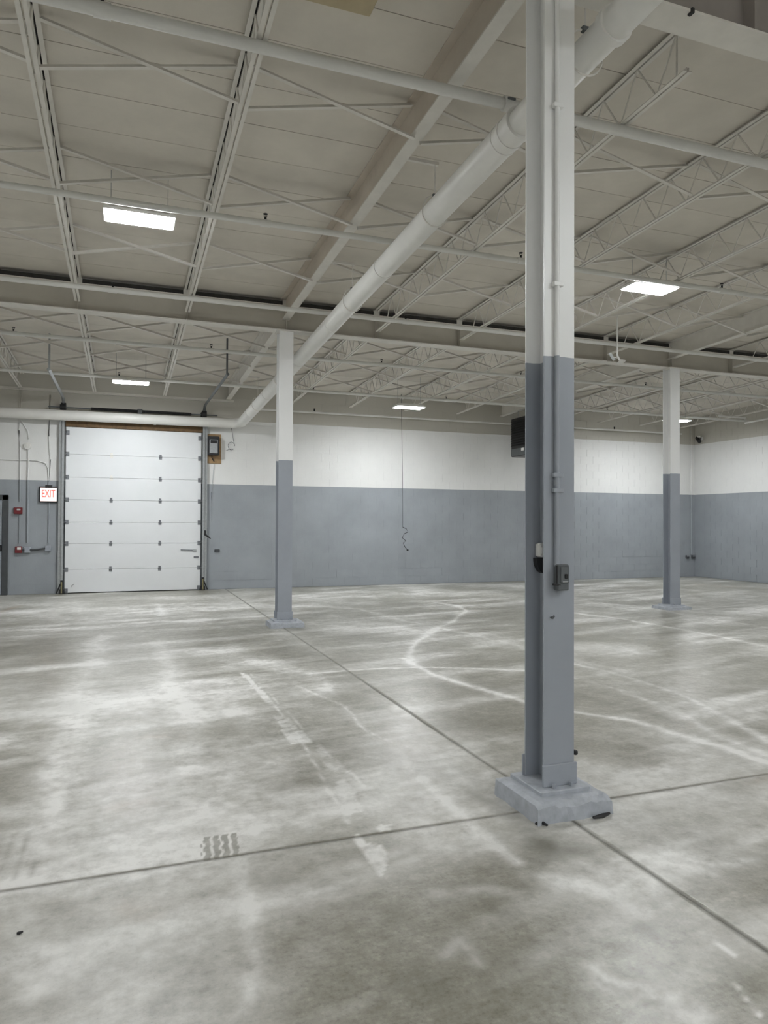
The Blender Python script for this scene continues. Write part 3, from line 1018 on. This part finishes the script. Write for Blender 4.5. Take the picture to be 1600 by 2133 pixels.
# hangers: a rod, a ring and a clamp each
for yy, lab in ((3.62, 'behind the near column top'), (5.85, 'halfway between the two sprinkler pipes'), (8.3, 'before the distant girder'),
                (12.4, 'just past the distant girder'), (14.6, 'nearest the far wall')):
    h = thing('pipe_hanger', 'clevis hanger holding the thick drain pipe ' + lab, 'pipe hanger', dp(yy), 'drain pipe hangers')
    rr = DR * 1.12
    ringp = [(rr * math.cos(a), 0, rr * math.sin(a)) for a in np.linspace(-math.pi, math.pi, 25)]
    ringp = [(x_, 0, z_ if z_ < .07 else z_ + .03) for x_, _, z_ in ringp]
    MB().tube(ringp, .006, 6).build('ring', M['steel'], h, True)
    topz = deck(yy) - .3 - dp(yy).z
    MB().tube([(0, 0, rr + .02), (0, 0, topz)], .006, 6).build('rod', M['steel'], h, True)
    MB().bbox((-.025, -.015, rr + .015), (.025, .015, rr + .05), .004).build('clevis', M['boxgrey'], h)
    MB().bar((-.30, 0, topz), (.03, 0, topz), .03, .03).build('bracket', M['steel'], h)

# ------------------------------------------------------------------ sprinkler pipes
def sprinkler(y, x0, x1, r, heads, label, zo=.435, joints=()):
    z = deck(y) - zo
    t = thing('sprinkler_pipe', label, 'pipe', (0, y, z), 'sprinkler pipes under the joists')
    MB().tube([(x0, 0, 0), (x1, 0, 0)], r, 16).build('pipe', M['pipe'], t, True)
    for hx in heads:
        MB().tube([(hx - .05, 0, 0), (hx + .05, 0, 0)], r * 1.18, 16).build('tee', M['pipe'], t, True)
        hd = MB().tube([(hx, 0, r), (hx, 0, r + .035)], .012, 8).build('sprinkler_head', M['black'], t, True)
        MB().tube([(hx - .014, 0, r + .035), (hx - .016, 0, r + .06), (hx + .016, 0, r + .06), (hx + .014, 0, r + .035)], .004, 6).build('frame', M['black'], hd, True)
        MB().tube([(hx, 0, r + .062), (hx, 0, r + .066)], .024, 10).build('deflector', M['black'], hd, True)
    for jx in joints:
        MB().tube([(jx - .04, 0, 0), (jx + .04, 0, 0)], r * 1.35, 16).build('coupling', M['pipe'], t, True)
        for s in (-1, 1):
            MB().tube([(jx - .03, s * r * 1.45, .01), (jx + .03, s * r * 1.45, .01)], .009, 6).build('coupling_bolt', M['boxgrey'], t, True)
    return t


def xs_at(y, pxs, zo=.435):
    return [on_y(p, y).x for p in pxs]


YA, YB, YC, YD, YE = 4.67, 7.24, 9.80, 12.3, 14.9
sprinkler(YA, LW, R, .041, xs_at(YA, [(213, 25), (1660, 360)]), 'white sprinkler pipe crossing in front of the near column top', joints=(on_y((1058, 215), YA).x, 9.0))
sprinkler(YB, LW, R, .031, xs_at(YB, [(553, 465), (1504, 600), (1085, 545)]), 'white sprinkler pipe passing beside the lit fixture over the open floor')
sprinkler(YC, LW, R, .031, xs_at(YC, [(235, 590), (845, 660)]), 'white sprinkler pipe close in front of the distant girder')
sprinkler(YD, LW, R, .031, xs_at(YD, [(28, 700), (440, 733), (795, 765), (1085, 790), (1345, 800)]), 'white sprinkler pipe just behind the distant girder')
sprinkler(YE, LW, R, .031, xs_at(YE, [(248, 790), (653, 820), (930, 830), (1265, 850)]), 'white sprinkler pipe between the distant girder and the far wall')
t = thing('wall_pipe', 'thin white pipe running along the far wall just under the roof', 'pipe', (0, 16.75, 4.22))
MB().tube([(2.9, 0, 0), (15.4, 0, 0)], .026, 12).build('pipe', M['pipe'], t, True)
for q in ((655, 858), (1280, 885)):
    hx = on_y(q, 16.75).x
    MB().tube([(hx, 0, .02), (hx, 0, .09)], .02, 8).build('sprinkler_head', M['black'], t, True)
t = thing('ledger_angle', 'white steel ledger angle along the far wall above the roll-up door', 'ledger', (0, W - .003, 4.37))
MB().angle((LW + .05, 0, 0), (2.4, 0, 0), .06, .008, 1, 1).build('angle', M['steel'], t)
t = thing('branch_pipe', 'thin white pipe bending down near the corner and running along the right wall', 'pipe', (15.55, 14.6, 4.27))
MB().tube([(-.9, 0, .14), (0, 0, .14), (.0, 0, .0), (.0, -5.5, .17)], .024, 10).build('pipe', M['pipe'], t, True)
# top bond course that stands proud of the blocks below
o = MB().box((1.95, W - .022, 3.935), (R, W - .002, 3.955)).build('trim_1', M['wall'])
tag(o, 'thin white ledge high along the far wall', None, None, 'structure')

# ------------------------------------------------------------------ ceiling lights
def light_proto():
    P = {}
    mb = MB()
    # sloped-shoulder housing
    v = []
    for z, sx_, sy_ in ((0, .335, .16), (.03, .335, .16), (.075, .27, .08)):
        v += [(-sx_, -sy_, z), (sx_, -sy_, z), (sx_, sy_, z), (-sx_, sy_, z)]
    f = [(3, 2, 1, 0), (8, 9, 10, 11)]
    for r_ in range(2):
        for i in range(4):
            j = (i + 1) % 4
            f.append((r_ * 4 + i, r_ * 4 + j, r_ * 4 + 4 + j, r_ * 4 + 4 + i))
    P['housing'] = mb.raw(v, f).mesh('housing', M['whiteplastic'])
    for s in (-1, 1):
        P['d%d' % s] = MB().bbox((-.318, s * .080 - .066, -.010), (.318, s * .080 + .066, -.001), .002).mesh('diffuser', M['lamp'])
    P['rib'] = MB().box((-.318, -.010, -.014), (.318, .010, -.0005)).mesh('centre_rib', M['whiteplastic'])
    return P


LP = light_proto()
rodm = MB().tube([(0, 0, 0), (0, 0, .5)], .003, 6).mesh('hanging_wire', M['galv'])


def ceiling_light(x, y, z, label):
    t = thing('ceiling_light', label, 'ceiling light', (x, y, z), 'lit ceiling fixtures')
    link('housing', LP['housing'], t); link('centre_rib', LP['rib'], t)
    link('diffuser', LP['d-1'], t); link('diffuser', LP['d1'], t)
    for s in (-.27, .27):
        o = link('hanging_wire', rodm, t, (s, 0, .07)); o.scale = (1, 1, max(.1, (deck(y) - .01 - z - .07) / .5))


def lamp_at(px, z, label):
    p = on_z(px, z); ceiling_light(p.x, p.y, z + .02, label)


lamp_at((291, 461), 4.57, 'lit twin-panel ceiling fixture above the open floor in front of the roll-up door')
lamp_at((273, 799), 4.24, 'lit ceiling fixture close to the roll-up door, behind the distant girder')
lamp_at((1353, 605), 4.57, 'lit twin-panel ceiling fixture between the near column and the corner column')
lamp_at((852, 851), 4.10, 'lit ceiling fixture by the far wall above the dangling cord')
lamp_at((1410, 878), 4.20, 'lit ceiling fixture partly behind the column nearest the room corner')
for x, y, lab in ((.14, -4.2, 'lit ceiling fixture behind the near girder, straight back from the roll-up door'),
                  (4.7, -.4, 'lit ceiling fixture behind the near girder, nearest the near column'),
                  (13.4, 7.5, 'lit ceiling fixture between the corner column and the right wall'),
                  (13.4, -.6, 'lit ceiling fixture behind the near girder along the right wall'),
                  (-6.2, 7.5, 'lit ceiling fixture close to the left wall between the girders'),
                  (-6.2, -.6, 'lit ceiling fixture close to the left wall behind the near girder'),
                  (-2.5, -8.0, 'lit ceiling fixture by the back wall towards the left wall'),
                  (6.45, -6.5, 'lit ceiling fixture by the middle of the back wall'),
                  (13.4, -6.5, 'lit ceiling fixture in the back corner by the right wall')):
    ceiling_light(x, y, deck(y) - .46, lab)

# beige board under the deck
a, b = on_z((690, 0), 5.07), on_z((770, 33), 5.07)
o = MB().bbox((b.x - .62, b.y - .62, 5.06), (b.x, b.y, deck(b.y) - .004), .004).build('ceiling_board', M['beige'])
tag(o, 'beige board fixed under the white deck near the roof beam', 'board')

# ------------------------------------------------------------------ overhead door
FY = W - .06                                      # inner face of the door leaf
dx0, dx1, dzt = -1.20, 1.66, 3.62
door = MB().box((dx0 + .004, FY + .004, .012), (dx1 - .004, W - .004, dzt)).build('door_1', M['doorwhite'])
tag(door, 'white sectional roll-up door of seven panels with hinges and steel tracks', None, None, 'structure')
seams = [.0] + [on_y((230, yy), FY).z for yy in (1185, 1132, 1088, 1042, 996, 949)] + [dzt]
for i in range(7):
    z0, z1 = seams[i] + (.02 if i == 0 else .0025), seams[i + 1] - .0025
    MB().bbox((dx0, FY - .018, z0), (dx1, FY + .012, z1), .005).build('door_panel', M['doorwhite'], door)
MB().box((dx0, FY - .012, .003), (dx1, FY + .02, .022)).build('bottom_seal', M['black'], door)
hx = [on_y((231, 1100), FY).x, on_y((333, 1100), FY).x]
for i in range(1, 7):
    z = seams[i]
    for j, x in enumerate(hx):
        white = (i == 6 and j == 0) or (i == 5 and j == 0)
        mt = M['whiteplastic'] if white else M['hinge']
        h = MB()
        h.bbox((x - .032, FY - .024, z - .055), (x + .032, FY - .0175, z - .012), .004)
        h.bbox((x - .026, FY - .024, z + .012), (x + .026, FY - .0175, z + .055), .004)
        h.tube([(x - .036, FY - .027, z), (x + .036, FY - .027, z)], .012, 8)
        h.build('hinge', mt, door)
for i in range(0, 8):
    z = seams[i] + (.06 if i == 0 else (-.13 if i == 7 else 0))
    for x, s in ((dx0, 1), (dx1, -1)):
        h = MB()
        h.bbox((x + s * .004 if s > 0 else x - .07, FY - .026, z - .05), (x + .07 if s > 0 else x - .004, FY - .0175, z + .05), .004)
        h.tube([(x + s * .03, FY - .045, z), (x - s * .05, FY - .045, z)], .010, 8)
        h.tube([(x - s * .03, FY - .045, z), (x - s * .055, FY - .045, z)], .028, 10)
        h.build('roller_bracket', M['hinge'], door, True)
# lock bar and handle
a = on_y((376, 1145), FY); b = on_y((408, 1146), FY)
MB().bar((a.x, FY - .03, a.z), (b.x, FY - .03, b.z), .012, .022).build('slide_bolt', M['hinge'], door)
MB().bbox((b.x - .07, FY - .04, b.z - .03), (b.x + .01, FY - .018, b.z + .02), .004).build('bolt_keeper', M['galv'], door)
a = on_y((408, 1161), FY)
MB().bbox((a.x - .05, FY - .03, a.z - .015), (a.x + .06, FY - .018, a.z + .03), .004).build('latch', M['hinge'], door)
a = on_y((152, 1219), FY)
MB().tube([(a.x - .02, FY - .02, a.z - .03), (a.x - .02, FY - .05, a.z), (a.x + .02, FY - .05, a.z + .02), (a.x + .02, FY - .02, a.z + .03)], .006, 6).build('lift_handle', M['galv'], door, True)
# vertical tracks with angle brackets
for x, s in ((dx0 - .05, -1), (dx1 + .05, 1)):
    tr = MB()
    tr.box((x - .022, FY - .075, .02), (x + .022, FY - .070, 3.95))
    tr.box((x + s * .022 - .003, FY - .075, .02), (x + s * .022 + .003, FY - .018, 3.95))
    tr.box((x - s * .022 - .002, FY - .075, .02), (x - s * .022 + .002, FY - .055, 3.95))
    tr.build('track', M['galv'], door)
    MB().box((x + s * .03, FY - .03, .02), (x + s * .085 if s > 0 else x + s * .03 + .0, FY + .055, 3.95) if s > 0 else (x - .03, FY + .055, 3.95)).build('jamb_angle', M['galv'], door) if s > 0 else \
        MB().box((x - .085, FY - .03, .02), (x - .03, FY + .055, 3.95)).build('jamb_angle', M['galv'], door)
    # floor guard
    g = MB()
    g.bbox((x - .05, FY - .11, .0), (x + .05, FY - .02, .10), .008)
    g.tube([(x + s * .02, FY - .10, .22), (x + s * .10, FY - .13, .02)], .014, 7)
    g.bar((x, FY - .085, .05), (x, FY - .085, .30), .05, .02)
    g.build('track_guard', M['black'], door)
    MB().bbox((x - .012, FY - .115, .02), (x + .012, FY - .095, .26), .004).build('guard_stripe', M['yellow'], door)
    # curved and horizontal track towards the hall
    yk = FY - .05
    c = [(x, yk - .30 + .30 * math.cos(q), 3.92 + .30 * math.sin(q)) for q in np.linspace(0, math.pi / 2, 8)]
    L = 3.0 if s < 0 else 3.7
    c = c + [(x, yk - .30 - L, 4.22 - .02)]
    tk = MB()
    tk.tube(c, .032, 4)
    tk.build('high_lift_track', M['galv'] if s < 0 else M['boxgrey'], door)
    yh = yk - .30 - L + .1
    MB().bar((x, yh, 4.22), (x, yh, deck(yh) - .02), .03, .03).build('track_hanger', M['galv'] if s < 0 else M['boxgrey'], door)
# torsion shaft and springs
zs_ = on_y((290, 857), W - .15).z
ysft = W - .15
MB().tube([(dx0 - .35, ysft, zs_), (dx1 + .35, ysft, zs_)], .014, 10).build('torsion_shaft', M['boxgrey'], door, True)
for a, b in ((-.70, .26), (.36, 1.42)):
    mb = MB()
    n = 90
    pts = []
    rr = []
    for i in range(n + 1):
        pts.append((a + (b - a) * i / n, ysft, zs_)); rr.append(.036 if i % 2 else .030)
    mb.tube(pts, rr, 10).build('torsion_spring', M['black'], door)
MB().bbox((.26, ysft - .05, zs_ - .11), (.36, W - .002, zs_ + .05), .006).build('centre_bearing', M['black'], door)
for x in (dx0 - .05, dx1 + .05):
    MB().tube([(x - .05, ysft, zs_), (x + .05, ysft, zs_)], .10, 18).build('cable_drum', M['black'], door, True)
    MB().bbox((x - .07, ysft - .03, zs_ - .12), (x - .055, W - .002, zs_ + .06), .004).build('end_bearing_plate', M['black'], door)
# timber header and door hardware on the wall
hdr = MB().bbox((dx0 - .01, W - .10, dzt + .004), (dx1 + .03, W - .004, dzt + .17), .005).build('door_header', M['wood'])
tag(hdr, 'dark brown timber header above the white roll-up door', 'header')

a, b = on_y((431, 904), W), on_y((460, 966), W)
bd = MB().bbox((a.x, W - .03, b.z), (b.x, W - .003, a.z), .003).build('backing_board', M['ply'])
tag(bd, 'brown plywood board on the wall beside the roll-up door', 'board')
a, b = on_y((433, 909), W - .1), on_y((456, 949), W - .1)
t = thing('door_operator', 'grey and black motor box on plywood beside the roll-up door', 'door operator', ((a.x + b.x) / 2, W - .032, b.z))
w_, h_ = b.x - a.x, a.z - b.z
MB().bbox((-w_ / 2, -.16, 0), (w_ / 2, 0, h_), .012).build('housing', M['blackplastic'], t)
MB().bbox((-w_ / 2 + .03, -.185, .04), (w_ / 2 - .04, -.155, h_ * .82), .008).build('cover', M['galv'], t)
MB().bbox((-w_ / 2 + .05, -.19, h_ * .62), (w_ / 2 - .06, -.184, h_ * .78), .003).build('label', M['black'], t)
MB().tube([(-.03, -.06, 0), (-.03, -.06, -.06), (.02, -.06, -.14)], .012, 8).build('cable', M['black'], t, True)
p = on_y((482, 929), W - .05)
rr = .075
lp = [(rr * math.cos(q) * (1 + .05 * math.sin(5 * q)), -.01 * math.sin(q), rr * 1.2 * math.sin(q)) for q in np.linspace(0, 6.0, 22)]
lp = [(-.12, 0, -.12), (-.05, 0, -.08)] + lp[::-1][2:] + [(.02, 0, .30), (.0, 0, .42)]
o = MB().tube(lp, .006, 6).build('wire_loop', M['boxgrey'], None, True, p)
tag(o, 'coiled loop of thin wire hanging beside the door motor', 'wire')
a, b = on_y((446, 966), W - .03), on_y((441, 1085), W - .03)
o = MB().tube([a, (a + b) / 2 + Vector((-.03, 0, 0)), b], .005, 6).build('pull_cord', M['galv'], None, True)
tag(o, 'thin pull cord hanging below the plywood board beside the roll-up door', 'cord')
p = on_y((426, 1110), W - .1)
o = MB().bbox((-.05, -.03, -.06), (.03, .0, .06), .008)
o.tube([(0, -.02, -.02), (.08, -.03, -.09), (.14, -.02, -.13)], [.02, .018, .008], 8)
o = o.build('chain_keeper', M['black'], None, False, p)
tag(o, 'black chain keeper clamped to the track of the roll-up door', 'keeper')
o = MB().bbox((-.06, -.03, -.03), (.06, -.003, .03), .006).build('wall_box', M['greydark'], None, False, on_y((452, 1147), W))
tag(o, 'tiny dark box low on the grey wall right beside the roll-up door', 'box')

# ------------------------------------------------------------------ side door at the left
jx = -2.305
t = MB().box((jx - 1.06, W - .02, 0), (jx, W - .004, 2.10)).build('door_2', M['greydark'])
tag(t, 'grey steel door in a dark frame with a push bar', None, None, 'structure')
MB().bbox((jx - .11, W - .07, 0), (jx, W - .018, 2.12), .005).build('door_frame', M['greydark'], t)
MB().bbox((jx - 1.06, W - .07, 2.01), (jx, W - .018, 2.12), .005).build('door_frame', M['greydark'], t)
MB().bbox((jx - .98, W - .05, .01), (jx - .112, W - .018, 2.005), .004).build('door_leaf', M['greyp'], t)
MB().bbox((jx - .95, W - .10, .95), (jx - .115, W - .055, 1.02), .006).build('push_bar', M['boxgrey'], t)
MB().bbox((jx - .20, W - .11, .93), (jx - .115, W - .05, 1.06), .006).build('latch_case', M['black'], t)

# ------------------------------------------------------------------ wall conduits and fire fittings by the side door
def conduit(pts, r, label, mat, grp=None, boxes=()):
    base = Vector(pts[-1])
    t = thing('wall_conduit', label, 'conduit', base, grp)
    MB().tube([Vector(p) - base for p in pts], r, 8).build('pipe', mat, t, True)
    return t


wc = W - .022
v1 = on_y((40, 1145), wc)
conduit([(v1.x + .02, wc, 4.40), (v1.x - .03, wc, 3.5), (v1.x - .01, wc, 3.15), (v1.x, wc, 1.98)], .012, 'painted conduit running down the wall to the red fire horn', M['wall'])
conduit([(v1.x, wc, 1.78), (v1.x, wc, 1.09)], .012, 'grey conduit between the red fire horn and the red pull station', M['wall'])
v2 = on_y((57, 1143), wc)
conduit([(v2.x, wc, 3.2), (v2.x, wc, 1.10)], .018, 'thicker painted conduit dropping from the white round junction box', M['wall'])
conduit([(v2.x - .20, wc, 4.4), (v2.x - .17, wc, 3.75), (v2.x - .02, wc, 3.5), (v2.x, wc, 3.32)], .010, 'thin white conduit feeding the white round junction box from the roof', M['wall'])
v3 = on_y((101, 1140), wc)
conduit([(v3.x, wc, 4.3), (v3.x - .02, wc, 3.4), (v3.x + .02, wc, 2.9), (v3.x, wc, 2.44)], .011, 'painted conduit dropping to the exit sign', M['wall'])
conduit([(v3.x, wc, 2.03), (v3.x, wc, 1.10)], .013, 'grey conduit running down from under the exit sign', M['wall'])
a = on_y((0, 957), wc)
conduit([(a.x - 1, wc, a.z), (v3.x - .25, wc, a.z), (v3.x - .08, wc, a.z - .05), (v3.x - .02, wc, a.z - .18), (v3.x - .01, wc, a.z - .45)], .010, 'thin white conduit running level then bending down towards the exit sign', M['wall'])
conduit([(v1.x + .05, wc - .02, v1.z - .01), ((v2.x + v3.x) / 2, wc - .02, v1.z + .0), (v3.x - .03, wc - .02, v1.z + .03)], .020, 'grey level conduit from the red pull station to the end box', M['greydark'])

t = thing('junction_box', 'white round junction box on the white wall above the side door', 'junction box', on_y((58, 929), W - .003))
MB().tube([(0, 0, 0), (0, -.05, 0)], .075, 18).build('box', M['whiteplastic'], t, True)
MB().tube([(.01, -.05, .01), (.01, -.065, .01)], .045, 16).build('cover', M['whiteplastic'], t, True)

p = on_y((38, 1064), W - .003)
t = thing('fire_horn', 'red fire alarm horn on the grey wall beside the side door', 'fire horn', p)
MB().bbox((-.085, -.05, -.07), (.085, 0, .07), .008).build('back_box', M['red'], t)
MB().tube([(0, -.05, 0), (0, -.075, 0)], [.045, .065], 16).build('horn', M['red'], t, True)
MB().bbox((-.02, -.082, .01), (.05, -.07, .045), .004).build('strobe_lens', M['clear'], t)
p = on_y((40, 1145), W - .003)
t = thing('fire_pull_station', 'red fire alarm pull station low on the grey wall beside the side door', 'pull station', p)
MB().bbox((-.075, -.06, -.07), (.06, 0, .07), .006).build('body', M['red'], t)
MB().bbox((-.035, -.07, .0), (.04, -.058, .05), .004).build('pull_handle', M['whiteplastic'], t)
for px, lab, mt in (((57, 1146), 'grey junction box next to the red pull station', M['greyp']), ((100, 1143), 'grey end box at the foot of the conduit under the exit sign', M['greyp'])):
    p = on_y(px, W - .003)
    t = thing('outlet_box', lab, 'box', p)
    MB().bbox((-.06, -.055, -.06), (.06, 0, .065), .006).build('box', mt, t)
    MB().bbox((-.05, -.06, -.05), (.05, -.054, .055), .003).build('cover', mt, t)

# exit sign
a, b = on_y((83, 1013), W - .06), on_y((118, 1045), W - .06)
t = thing('exit_sign', 'lit white exit sign with red letters beside the roll-up door', 'exit sign', ((a.x + b.x) / 2, W - .003, b.z))
w_, h_ = b.x - a.x, a.z - b.z
MB().bbox((-w_ / 2 - .015, -.05, -.02), (w_ / 2 + .004, 0, h_), .006).build('housing', M['blackplastic'], t)
MB().bbox((-w_ / 2 + .008, -.058, .010), (w_ / 2, -.049, h_ - .03), .004).build('face', M['exitface'], t)
MB().bbox((-.06, -.06, h_ - .035), (.08, -.02, h_ + .03), .005).build('canopy', M['blackplastic'], t)
cu = bpy.data.curves.new('exit_text', 'FONT')
cu.body = 'EXIT'
cu.size = .20
cu.align_x = 'CENTER'
cu.extrude = .0015
cu.offset = .004
tmp = bpy.data.objects.new('tmp', cu)
C.objects.link(tmp)
dg = bpy.context.evaluated_depsgraph_get()
me = bpy.data.meshes.new_from_object(tmp.evaluated_get(dg))
bpy.data.objects.remove(tmp)
me.materials.clear(); me.materials.append(M['exitred'])
ext = np.array([v.co[:] for v in me.vertices])
o = link('lettering', me, t)
sc = (w_ - .07) / (ext[:, 0].max() - ext[:, 0].min())
o.rotation_euler = (math.pi / 2, 0, 0)
o.scale = (sc, (h_ * .50) / (ext[:, 1].max() - ext[:, 1].min()), 1)
o.location = (0, -.060, h_ * .30)
o['label'] = 'red EXIT lettering'

# ------------------------------------------------------------------ unit heater behind the near column
hx0, hx1, hy0, hy1, hz0, hz1 = 9.43, 10.25, 15.35, 16.30, 3.28, 4.27
t = thing('unit_heater', 'black louvred unit heater hanging by the far wall', 'heater', ((hx0 + hx1) / 2, (hy0 + hy1) / 2, hz0))
ox, oy = (hx1 - hx0) / 2, (hy1 - hy0) / 2
hh = hz1 - hz0
MB().bbox((-ox, -oy, 0), (ox, oy, hh), .015).build('cabinet', M['blackplastic'], t)
MB().bbox((-ox - .012, -oy + .01, .02), (-ox + .002, oy - .01, .2), .004).build('lower_panel', M['boxgrey'], t)
for i in range(11):
    z = .27 + i * .063
    MB().raw([(-ox - .03, -oy + .03, z), (-ox - .03, oy - .03, z), (-ox + .003, oy - .03, z + .035), (-ox + .003, -oy + .03, z + .035),
              (-ox - .03, -oy + .03, z + .006), (-ox - .03, oy - .03, z + .006), (-ox + .003, oy - .03, z + .041), (-ox + .003, -oy + .03, z + .041)],
             [(0, 1, 2, 3), (4, 7, 6, 5), (0, 4, 5, 1), (1, 5, 6, 2), (2, 6, 7, 3), (3, 7, 4, 0)]).build('louvre', M['black'], t)
MB().bbox((-ox - .02, -.18, .12), (-ox - .011, -.06, .19), .003).build('rating_label', M['whiteplastic'], t)
for a in (-.7, .7):
    for b in (-.7, .7):
        yy = (hy0 + hy1) / 2 + oy * b
        MB().tube([(ox * a, oy * b, hh), (ox * a, oy * b, deck(yy) - hz0 - .005)], .008, 6).build('hanger_rod', M['galv'], t, True)

# dangling cord by the far wall
p = [on_y(q, 16.5) for q in ((836, 868), (838, 960), (839, 1050), (839, 1098))]
q2 = [on_y(q, 16.5) for q in ((846, 1101), (850, 1108), (842, 1112), (838, 1120), (846, 1127), (840, 1131), (843, 1138), (849, 1146))]
t = thing('hanging_cord', 'thin dark cord dangling from the roof with its end coiled', 'cord', p[-1])
p[0].z = deck(16.5) - .01
MB().tube([a - p[-1] for a in p], .006, 6).build('cord', M['boxgrey'], t, True)
MB().tube([Vector((0, 0, 0))] + [a - p[-1] for a in q2], .010, 7).build('coiled_end', M['greydark'], t, True)
MB().bbox((q2[-1].x - p[-1].x - .02, -.02, q2[-1].z - p[-1].z - .02), (q2[-1].x - p[-1].x + .02, .02, q2[-1].z - p[-1].z + .02), .005).build('plug', M['black'], t)

# ------------------------------------------------------------------ pendant device on a white pole
p = on_z((1286, 655), 4.96)
t = thing('pendant_device', 'small white device on a thin pole hanging before the distant girder', 'device', (p.x, p.y, 0))
zt = deck(p.y) - .005
zb = on_y((1288, 742), p.y).z
MB().tube([(0, 0, zt), (0, 0, zb)], .013, 10).build('pole', M['whiteplastic'], t, True)
MB().tube([(0, 0, zb + .01), (.03, -.01, zb - .05), (.05, -.02, zb - .09)], .016, 8).build('swivel_arm', M['whiteplastic'], t, True)
MB().tube([(.05, -.02, zb - .07), (.055, -.03, zb - .10)], [.035, .075], 14).build('head', M['whiteplastic'], t, True)
MB().raw([(-.17, 0, zb + .03), (-.12, 0, zb + .05), (-.03, 0, zb - .06), (-.08, 0, zb - .08), (-.17, .008, zb + .03), (-.12, .008, zb + .05), (-.03, .008, zb - .06), (-.08, .008, zb - .08)],
         [(0, 1, 2, 3), (7, 6, 5, 4), (0, 4, 5, 1), (1, 5, 6, 2), (2, 6, 7, 3), (3, 7, 4, 0)]).build('side_plate', M['clear'], t)
MB().bar((-.09, .004, zb - .02), (.02, 0, zb - .03), .01, .01).build('plate_arm', M['whiteplastic'], t)

# ------------------------------------------------------------------ conduit, boxes and camera in the far corner
a = on_y((1440, 1155), W - .02)
conduit([(a.x, W - .022, deck(W) - .02), (a.x, W - .022, a.z)], .020, 'painted conduit running down beside the corner of the two walls', M['wall'])
for q, lab in (((1431, 1160), 'dark outlet box low on the far wall, farther from the room corner'), ((1443, 1160), 'dark outlet box low on the far wall at the foot of the corner conduit')):
    p = on_y(q, W - .003)
    t = thing('outlet_box', lab, 'box', p)
    MB().bbox((-.055, -.05, -.05), (.055, 0, .05), .006).build('box', M['greydark'], t)
    MB().bbox((-.045, -.055, .01), (.045, -.049, .045), .003).build('cover', M['galv'], t)
p = on_x((1462, 914), R - .003)
t = thing('security_camera', 'small dark security camera high on the right wall near the corner', 'camera', p)
MB().bbox((-.03, -.05, -.05), (0, .05, .05), .006).build('base', M['whiteplastic'], t)
MB().tube([(-.02, 0, 0), (-.14, 0, -.03)], .02, 8).build('arm', M['greydark'], t, True)
MB().tube([(-.12, .06, .03), (-.20, -.12, -.10)], .055, 12).build('body', M['black'], t, True)
MB().bbox((-.16, -.06, .03), (-.10, .04, .08), .006).build('sunshield', M['whiteplastic'], t)
